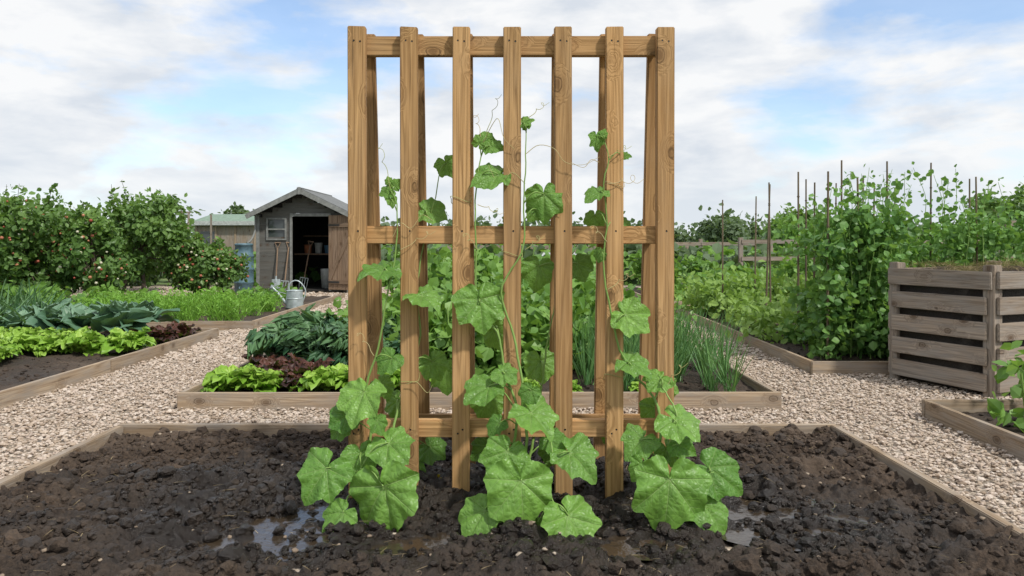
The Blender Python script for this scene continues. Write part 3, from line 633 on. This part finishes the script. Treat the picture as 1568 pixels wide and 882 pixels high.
def far(mb):
    for y in (17,19,21.5,24.5,28,33,40,50):
        wdt=y*.8; 
        for s in range(7):
            x0=-wdt+2*wdt*s/7; h=rng.uniform(.25,.85); n=420
            if -7<x0<-2.2 and y<20: h=.3
            P,t=clumpy(n,((x0,y-.4,.05),(x0+2*wdt/7*.92,y+.4,h)),16,(wdt*.03,.3,.1)); cloud(mb,P,.16+y*.006,ROUND,int(rng.random()<.4),1,t,)
veg('allotment_rows',far,[M_bean,M_far])

# ------------------------------------------------------------------ trees
def tree(name,x,y,h,rad,nleaf,ls,mat=M_tree,zlo=.3,extra=None,ncl=26,trunks=1):
    mb=MB(); C=[]
    for k in range(ncl):
        d=unit(rng.normal(size=3)); f=rng.random()**.4; C.append(np.array([x+d[0]*rad*f,y+d[1]*rad*f,(h+zlo)/2+d[2]*(h-zlo)/2*f*.95]))
    C=np.array(C)
    for tk in range(trunks):
        bx=x+rng.normal(0,.05)*trunks
        fork=np.array([bx+rng.normal(0,.04),y,zlo+.25*(h-zlo)]); tube(mb,smoothpts([(bx,y,-.05),(bx+.02,y,zlo*.6),fork],8),np.linspace(.05,.032,8)*h/2,8,1)
        top=np.array([x,y,zlo+.75*(h-zlo)]); tube(mb,smoothpts([fork,(fork+top)/2+rng.normal(0,.03,3),top],8),np.linspace(.03,.01,8)*h/2,7,1)
        for c in C[tk::trunks]:
            s=fork+(top-fork)*rng.random()*.7; m=(s+c)/2+np.array([0,0,-.04*h]); tube(mb,smoothpts([s,m,c],6),np.linspace(.016,.004,6)*h/2,5,1)
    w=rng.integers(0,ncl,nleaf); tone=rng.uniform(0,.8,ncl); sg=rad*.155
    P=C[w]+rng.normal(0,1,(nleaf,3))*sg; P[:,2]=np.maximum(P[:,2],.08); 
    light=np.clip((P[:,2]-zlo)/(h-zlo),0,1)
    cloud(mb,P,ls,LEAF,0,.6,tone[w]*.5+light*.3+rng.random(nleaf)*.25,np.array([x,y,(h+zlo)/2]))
    for k in range(22):
        c=C[rng.integers(ncl)]; 
        if c[2]<(h+zlo)/2: continue
        e=c+np.array([rng.normal(0,.10),0,rng.uniform(.2,.5)])*h/2; tube(mb,[c,e],[.006,.003],4,1); tt=rng.random((24,1)); cloud(mb,c+(e-c)*tt+rng.normal(0,.028,(24,3))*h/2,ls*.9,LEAF,0,.5)
    if extra:
        q=extra[1]; w=rng.integers(0,ncl,q); d=rng.normal(0,1,(q,3))*sg*1.2; P=C[w]+d; P[:,1]-=.09
        for j,mm in enumerate((2,3)):
            pp=P[j::2]; s=rng.uniform(.015,.030,len(pp))
            if mm==3: pp=pp[:max(1,len(pp)//2)]; s=s[:len(pp)]
            mb.inst(I1,I1F,randrot(len(pp))*s[:,None,None],pp,rng.random(len(pp)),mm)
    mb.build(name,[mat,M_bark,M_redl,M_bloss])
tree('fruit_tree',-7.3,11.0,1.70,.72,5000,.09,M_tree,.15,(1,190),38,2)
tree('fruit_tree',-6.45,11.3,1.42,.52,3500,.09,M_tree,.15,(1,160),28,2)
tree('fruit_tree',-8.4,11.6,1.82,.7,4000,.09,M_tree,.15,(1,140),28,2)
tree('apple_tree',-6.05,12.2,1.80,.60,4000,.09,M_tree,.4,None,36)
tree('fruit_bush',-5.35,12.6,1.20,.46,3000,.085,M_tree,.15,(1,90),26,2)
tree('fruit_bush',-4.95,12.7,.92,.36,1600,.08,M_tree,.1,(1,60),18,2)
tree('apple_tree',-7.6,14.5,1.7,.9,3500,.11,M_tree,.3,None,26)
tree('tree',14.6,21,2.75,1.25,5000,.18,M_tree,.5,None,34)
tree('tree',17.0,24,2.9,1.6,4000,.2,M_tree,.4,None,30)
tree('tree',11.5,30,2.1,1.5,2500,.22,M_tree,.4,None,24)
tree('tree',17.3,60,2.9,2.0,2500,.35,M_far,.4,None,26)
tree('tree',22.5,62,2.1,2.4,2200,.35,M_far,.2,None,24)
tree('tree',30,62,2.6,2.6,2200,.35,M_far,.2,None,24)
tree('tree',-13.3,36,2.4,1.2,2200,.25,M_far,.3,None,24)
def tl(mb):
    x=-110
    while x<120:
        y=rng.uniform(85,110); h=1.2+2.6*vnoise(np.array([x*.07]),np.array([.3]),3)[0]+rng.uniform(0,1.6); w=rng.uniform(2,5)
        P=np.array([x,y,h*.45])+rng.normal(0,1,(500,3))*np.array([w*.5,1,h*.27]); P=P[P[:,2]>-.05]
        cloud(mb,P,.7,ROUND,0,.6,rng.uniform(.1,.6)+rng.random(len(P))*.4); x+=w*.9
veg('distant_trees',tl,[M_far])
g=MB(); Xs=np.linspace(-220,220,120); top=1.0+1.4*fbm(Xs*.05,Xs*0+2,3,1); V=[]; 
for a,t in zip(Xs,top): V+= [(a,118,-.1),(a,124,t),(a,140,-.1)]
F=[]; 
for i in range(119): F+=[(3*i,3*i+3,3*i+4,3*i+1),(3*i+1,3*i+4,3*i+5,3*i+2)]
g.add(V,F,.2); g.build('distant_hedge',[M_far])

# ------------------------------------------------------------------ shed
sh=empty('garden_shed',(-4.06,14.4,0))
def sb(n,c,w,d,L,rot,m,bev=.003): return board(n,c,w,d,L,rot,m,sh,bev)
xl,xr=-.88,.88; ev=1.50; pk=1.93
def gable(z): return min(.88,.88*(pk-z)/(pk-ev)) if z>ev else .88
bh=.095; z=.02; k=0
while z<pk-.03:
    hw=gable(z+bh); segs=[]
    spans=[(-hw,-.22),(.51,hw)] if z<1.46 else [(-hw,hw)]
    for a,b in spans:
        if 1.02<z+bh/2<1.43 and a<-.3 and z<1.46: segs+=[(a,-.70),(-.34,b)]
        else: segs.append((a,b))
    for a,b in segs:
        if b-a>.03: k+=1; sb(f'siding_{k}',((a+b)/2,-.004*(k%2),z+bh/2),bh+.012,.016,b-a,(R(0),R(90),0),W_shed)
    z+=bh
for sx in (xl,xr):
    for i in range(15): sb(f'side_siding_{i}',(sx,1.0,.07+i*.1),.016,.105,1.96,AY,W_shed)
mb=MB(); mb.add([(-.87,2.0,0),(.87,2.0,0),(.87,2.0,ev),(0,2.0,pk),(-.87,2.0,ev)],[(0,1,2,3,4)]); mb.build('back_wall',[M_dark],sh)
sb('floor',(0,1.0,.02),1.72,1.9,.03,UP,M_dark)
sl=math.atan2(pk-ev,.88); Lr=1.12
for s in (-1,1):
    sb('roof_panel',(s*.52,.9,(pk+ev)/2+.028),Lr,2.35,.03,(0,s*sl,0),M_roof)
    sb('barge_board',(s*.52,-.285,(pk+ev)/2-.018),Lr,.022,.085,(0,s*sl,0),M_trim)
sb('ridge_cap',(0,.9,pk+.065),.1,2.38,.03,UP,M_roof); sb('finial',(0,-.30,pk+.02),.06,.02,.14,UP,M_trim)
sb('corner_left',(xl,-.02,.75),.06,.04,1.5,UP,M_trim); sb('corner_right',(xr,-.02,.75),.06,.04,1.5,UP,M_trim)
for x in (-.235,.525): sb('door_jamb',(x,-.02,.77),.045,.045,1.5,UP,M_trim)
sb('door_lintel',(.145,-.022,1.50),.06,.05,.80,AX,M_trim)
for x in (-.70,-.34): sb('window_frame',(x,-.018,1.22),.035,.04,.43,UP,M_trim)
for zz in (1.02,1.425,1.22): sb('window_bar',(-.52,-.02,zz),.03,.036,.36,AX,M_trim)
sb('window_pane',(-.52,.005,1.22),.36,.006,.41,UP,M_glass)
de=empty('open_door',(.50,-.05,0),R(-22)); de.parent=sh
for i in range(6): board(f'plank_{i+1}',(.055+i*.102,0,.77),.099,.02,1.44,UP,W_door,de)
for zz in (.2,1.3): board('ledge',(.31,-.022,zz),.08,.02,.58,AX,W_door,de)
board('brace',(.31,-.021,.75),.07,.018,1.15,(0,R(28),0),W_door,de)
for zz in (.2,1.3): board('strap_hinge',(.14,-.035,zz),.03,.006,.26,AX,M_straps,de)
sb('shelf',(.15,1.1,.72),1.2,.35,.03,UP,W_door); sb('shelf_upper',(.15,1.7,1.1),1.2,.3,.03,UP,W_door)
for i,(x,m,hh) in enumerate(((-.2,M_terra,.16),(.02,M_pale,.2),(.22,M_blue,.15),(.42,M_terra,.18),(.33,M_galv,.12))):
    mb=MB(); tube(mb,[(0,0,0),(0,0,.01),(0,0,hh),(0,0,hh+.02),(0,0,hh+.02)],[.06,.065,.08,.09,.001],14); o=mb.build('storage_pot',[m],sh); o.location=(x,1.05,.735)
mb=MB(); tube(mb,[(0,0,0),(.02,0,.01),(.02,0,.4)],[.001,.12,.14],16); o=mb.build('bucket',[M_pale],sh); o.location=(.3,.6,.03)
def tool(nm,loc,kind,lean):
    mb=MB(); tube(mb,[(0,0,.22),(0,0,.85)],.014,8,0)
    tube(mb,[(-.06,0,.95),(.06,0,.95)],.013,8,0); tube(mb,[(0,0,.83),(-.05,0,.94)],.008,6,0);tube(mb,[(0,0,.83),(.05,0,.94)],.008,6,0)
    if kind=='spade':
        V=[(-.08,0,.24),(0,-.012,.24),(.08,0,.24),(-.08,0,.06),(0,-.015,.05),(.08,0,.06),(-.04,0,.0),(0,-.01,-.02),(.04,0,.0)]
        mb.add(V,[(0,1,4,3),(1,2,5,4),(3,4,7,6),(4,5,8,7)],mat=1); tube(mb,[(0,0,.18),(0,0,.30)],[.02,.016],8,1)
    else:
        tube(mb,[(-.08,0,.2),(.08,0,.2)],.01,6,1)
        for k in range(4): tube(mb,[(-.08+.053*k,0,.2),(-.08+.053*k,-.01,.1),(-.07+.047*k,0,-.02)],[.007,.006,.003],6,1)
    o=mb.build(nm,[W_door,M_galv]); o.location=loc; o.rotation_euler=lean
tool('garden_spade',(-4.55,14.22,.02),'spade',(R(-9),0,0)); tool('garden_fork',(-4.40,14.25,.02),'fork',(R(-8),R(4),0)); tool('garden_fork',(-4.22,14.9,.05),'fork',(R(-8),R(8),0))
mb=MB(); prof=[(.001,0),(.155,0),(.165,.02),(.175,.2),(.185,.21),(.185,.24),(.178,.25),(.18,.45),(.19,.46),(.19,.49),(.18,.5),(.175,.7),(.185,.71),(.185,.74),(.172,.75),(.16,.92),(.168,.925),(.168,.955),(.15,.965),(.001,.97)]
tube(mb,[(0,0,z) for r,z in prof],[r for r,z in prof],28); tube(mb,[(0,-.17,.14),(0,-.23,.14),(0,-.235,.11)],.012,8)
o=mb.build('rain_barrel',[M_barrel]); o.location=(-5.13,14.15,-.02)
mb=MB(); tube(mb,smoothpts([(-4.98,14.36,1.5),(-4.98,14.34,1.2),(-5.02,14.25,1.02),(-5.08,14.2,.95)],12),.02,8); mb.build('downpipe',[M_trim])
mb=MB()
for (z0,r0),(z1,r1) in zip(((0,.001),(.002,.125),(.02,.125),(.022,.121),(.13,.117),(.137,.122),(.145,.117),(.24,.110),(.246,.116),(.252,.113),(.262,.02)),((.002,.125),(.02,.125),(.022,.121),(.13,.117),(.137,.122),(.145,.117),(.24,.110),(.246,.116),(.252,.113),(.262,.02),(.2625,.001))):
    tube(mb,[(0,0,z0),(0,0,z1)],[r0,r1],26)
tube(mb,smoothpts([(-.1,0,.05),(-.16,0,.12),(-.26,0,.25),(-.30,0,.29)],12),np.linspace(.026,.014,12),10); tube(mb,[(-.295,0,.283),(-.33,0,.30)],[.014,.045],14); tube(mb,[(-.33,0,.30),(-.335,0,.303)],[.045,.001],14)
tube(mb,smoothpts([(-.08,0,.24),(-.07,0,.34),(.0,0,.39),(.08,0,.36),(.15,0,.24),(.11,0,.08)],26),.009,8); tube(mb,[(-.1,0,.2),(-.24,0,.235)],.005,6)
o=mb.build('watering_can',[M_galv]); o.location=(-3.10,10.55,.035); o.rotation_euler=(0,0,R(12))

# ------------------------------------------------------------------ compost bin
cb=empty('compost_bin',(3.08,4.74,0),R(23)); BX,BY,BHt=1.05,.70,.84
for nm,x,y in (('post_1',0,0),('post_2',0,BY),('post_3',BX,0),('post_4',BX,BY)):
    board(nm,(x,y,BHt/2-.02),.085,.075,BHt+.02,UP,W_bin,cb,.005)
for i in range(5):
    z=.078+i*.163; h=.115
    board(f'left_slat_{i}',(-.054,BY/2,z),.022,h,BY+.06 if i==4 else BY-.005,(R(90+random.uniform(-.6,.6)),0,0),W_bin,cb,.004)
    board(f'front_slat_{i}',(BX/2,-.050,z),h,.022,BX+.05,(0,R(90+random.uniform(-.6,.6)),0),W_bin,cb,.004)
    board(f'back_slat_{i}',(BX/2,BY+.050,z),h,.022,BX+.05,AX,W_bin,cb,.004)
    board(f'right_slat_{i}',(BX+.054,BY/2,z),.022,h,BY,AY,W_bin,cb,.004)
mb=MB(); nx=ny=40; X,Y=np.meshgrid(np.linspace(-.03,BX+.03,nx),np.linspace(-.03,BY+.03,ny)); Z=.75+.16*(fbm(X*5,Y*5,3,2)-.4)*np.sin(np.pi*np.clip((X+.03)/(BX+.06),0,1))**.5
i=np.arange((ny-1)*nx).reshape(ny-1,nx)[:,:-1].ravel(); mb.add(np.stack([X,Y,Z],-1).reshape(-1,3),np.stack([i,i+1,i+nx+1,i+nx],-1),.3,mat=0)
mb.add([(-.02,-.02,0),(BX+.02,-.02,0),(BX+.02,BY+.02,0),(-.02,BY+.02,0),(-.02,-.02,.69),(BX+.02,-.02,.69),(BX+.02,BY+.02,.69),(-.02,BY+.02,.69)],[(0,1,5,4),(1,2,6,5),(2,3,7,6),(3,0,4,7)],.8,mat=0)
n=2200; x=rng.uniform(.03,BX-.03,n);y=rng.uniform(.03,BY-.03,n); t=rng.normal(size=(n,3));t[:,2]*=.25; zz=.785+.14*(fbm(x*5,y*5,3,2)-.4)
mb.inst(B1[0],B1[1],frames(t,np.tile([0,0,1.],(n,1)))*rng.uniform(.05,.12,n)[:,None,None],np.stack([x,y,zz],-1),rng.random(n),1)
mb.build('compost_heap',[M_soil,M_straw],cb)

# ------------------------------------------------------------------ background structures
def fence(nm,x0,x1,y,h,gap,rails,m=W_bin):
    e=empty(nm,(0,y,0)); n=int((x1-x0)/gap)
    for i in range(n+1): board(f'post_{i}',(x0+i*gap,0,h/2),.09,.09,h+.1,UP,m,e)
    for z in rails: 
        for i in range(n): board(f'rail_{i}',(x0+(i+.5)*gap,-.055,z),.09,.02,gap*.995,AX,m,e)
fence('wooden_fence',5.1,17,16.5,1.02,2.0,(.98,.6))
fence('wooden_fence',8.1,12,12.2,1.35,1.6,(1.28,1.15,.75))
e=empty('picket_fence',(0,26,0))
for i in range(46): board(f'picket_{i}',(-2.2+i*.19,0,.42),.15,.02,.86+random.uniform(-.02,.02),UP,W_bin,e)
for z in (.25,.7): board('rail',(2.1,.03,z),.08,.03,8.7,AX,W_bin,e)
fence('post_and_wire_fence',3.2,7,20,1.0,1.9,(.92,))
sh2=empty('garden_shed',(-9.7,25,0))
board('walls',(0,.8,.8),2.0,1.5,1.6,UP,W_bin,sh2); board('roof',(0,.8,1.78),2.3,1.9,.05,(R(10),0,0),M_groof,sh2); board('fascia',(0,-.14,1.6),.14,.03,2.3,AX,M_pale,sh2)
for x in (-.99,-.33,.33,.99): board('batten',(x,.04,.8),.07,.03,1.6,UP,W_bed,sh2)
board('window',(-.6,.04,1.1),.5,.02,.45,UP,M_glass,sh2)
fe=empty('fruit_cage_frame',(-10.0,21.5,0))
for x in (0,1.6): board('post',(x-1,0,.9),.05,.05,1.85,UP,W_bin,fe); board('post',(x-1,1.6,.9),.05,.05,1.85,UP,W_bin,fe)
board('beam',(-.2,0,1.83),.05,.05,1.7,AX,W_bin,fe)
lh=empty('low_greenhouse',(9.8,42,0)); board('walls',(0,0,.3),2.6,1.4,.6,UP,M_pale,lh); 
for s in (-1,1): board('roof',(0,s*.38,.75),2.7,.9,.03,(s*R(-25),0,0),M_groof,lh)
lh=empty('cold_frame',(1.6,21,0)); board('box',(0,0,.25),1.8,.9,.5,UP,W_bin,lh); board('glass_lid',(0,0,.55),1.8,.95,.03,(R(12),0,0),M_pale,lh)

# ------------------------------------------------------------------ light, sky, camera
sd=Vector((.55,-.55,.92)).normalized()
l=bpy.data.lights.new('sun','SUN'); l.energy=3.8; l.angle=R(4); l.color=(1,.955,.87); lo=bpy.data.objects.new('sun',l); scene.collection.objects.link(lo)
lo.rotation_euler=sd.to_track_quat('Z','Y').to_euler(); lo.location=(5,-5,10)
w=bpy.data.worlds.new('World'); scene.world=w; w.use_nodes=True; nt=w.node_tree; nt.nodes.clear(); Lk=nt.links
out=N(nt,'ShaderNodeOutputWorld'); bg=N(nt,'ShaderNodeBackground'); bg2=N(nt,'ShaderNodeBackground'); mx=N(nt,'ShaderNodeMixShader')
sk=N(nt,'ShaderNodeTexSky',sky_type='NISHITA'); sk.sun_disc=False; sk.sun_elevation=math.asin(sd.z); sk.sun_rotation=math.atan2(sd.x,sd.y); sk.air_density=1;sk.dust_density=.8;sk.ozone_density=1.5
bg.inputs['Strength'].default_value=.15; Lk.new(mixc(nt,1.0,sk.outputs[0],(1.2,1.3,1.38),'MULTIPLY'),bg.inputs[0])
tc=N(nt,'ShaderNodeTexCoord'); nv=N(nt,'ShaderNodeVectorMath',operation='NORMALIZE'); Lk.new(tc.outputs['Generated'],nv.inputs[0])
mp=N(nt,'ShaderNodeMapping'); mp.inputs['Scale'].default_value=(1,1,2.8); mp.inputs['Location'].default_value=(3.1,1.7,.4); Lk.new(nv.outputs[0],mp.inputs[0])
c1=noise(nt,mp.outputs[0],3.6,9,.54,.15); c2=noise(nt,mp.outputs[0],6.5,7,.55,.2)
sp=N(nt,'ShaderNodeSeparateXYZ'); Lk.new(nv.outputs[0],sp.inputs[0])
m=c1
for d,r,a in (((-.50,1,.25),.30,.20),((-.25,1,.24),.17,.15),((-.64,1,.32),.14,-.10),((.54,1,.235),.17,.20),((.40,1,.215),.14,.17),((.66,1,.26),.14,.12),((-.1,1,.06),.5,-.06),((.2,1,.31),.22,-.14),((.57,1,.13),.17,-.14),((-.5,1,.09),.22,-.06)):
    ds=N(nt,'ShaderNodeVectorMath',operation='DISTANCE'); Lk.new(nv.outputs[0],ds.inputs[0]); ds.inputs[1].default_value=Vector(d).normalized()
    m=mathn(nt,'SUBTRACT',m,mrange(nt,ds.outputs['Value'],0,r,a,0))
mask=mrange(nt,m,.335,.475)
haze=mrange(nt,sp.outputs[2],.0,.13,.8,0)
overhead_fill=mrange(nt,sp.outputs[2],.45,.7,0,.8)  # extra cloud cover above the view, added for soft fill light
mask=mathn(nt,'MAXIMUM',mathn(nt,'MAXIMUM',mathn(nt,'MULTIPLY_ADD',mask,.78,.20),haze),overhead_fill)
cc=mixc(nt,mrange(nt,c2,.38,.60),(.72,.77,.84),(.98,.985,.99)); cc=mixc(nt,mrange(nt,sp.outputs[2],0,.12,.45,0),cc,(.82,.89,.95))
Lk.new(cc,bg2.inputs[0]); Lk.new(mrange(nt,sp.outputs[2],.4,.8,.98,1.12),bg2.inputs['Strength'])  # unseen overhead cloud brightened to add fill
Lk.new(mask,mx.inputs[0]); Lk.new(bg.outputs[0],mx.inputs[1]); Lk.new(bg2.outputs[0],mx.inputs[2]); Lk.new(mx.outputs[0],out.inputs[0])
cam=bpy.data.cameras.new('camera'); co=bpy.data.objects.new('camera',cam); scene.collection.objects.link(co); scene.camera=co
co.location=(0,0,.98); co.rotation_euler=(R(90),0,0); cam.sensor_width=36; cam.lens=26; cam.shift_y=-.0453; cam.clip_start=.05; cam.clip_end=2000
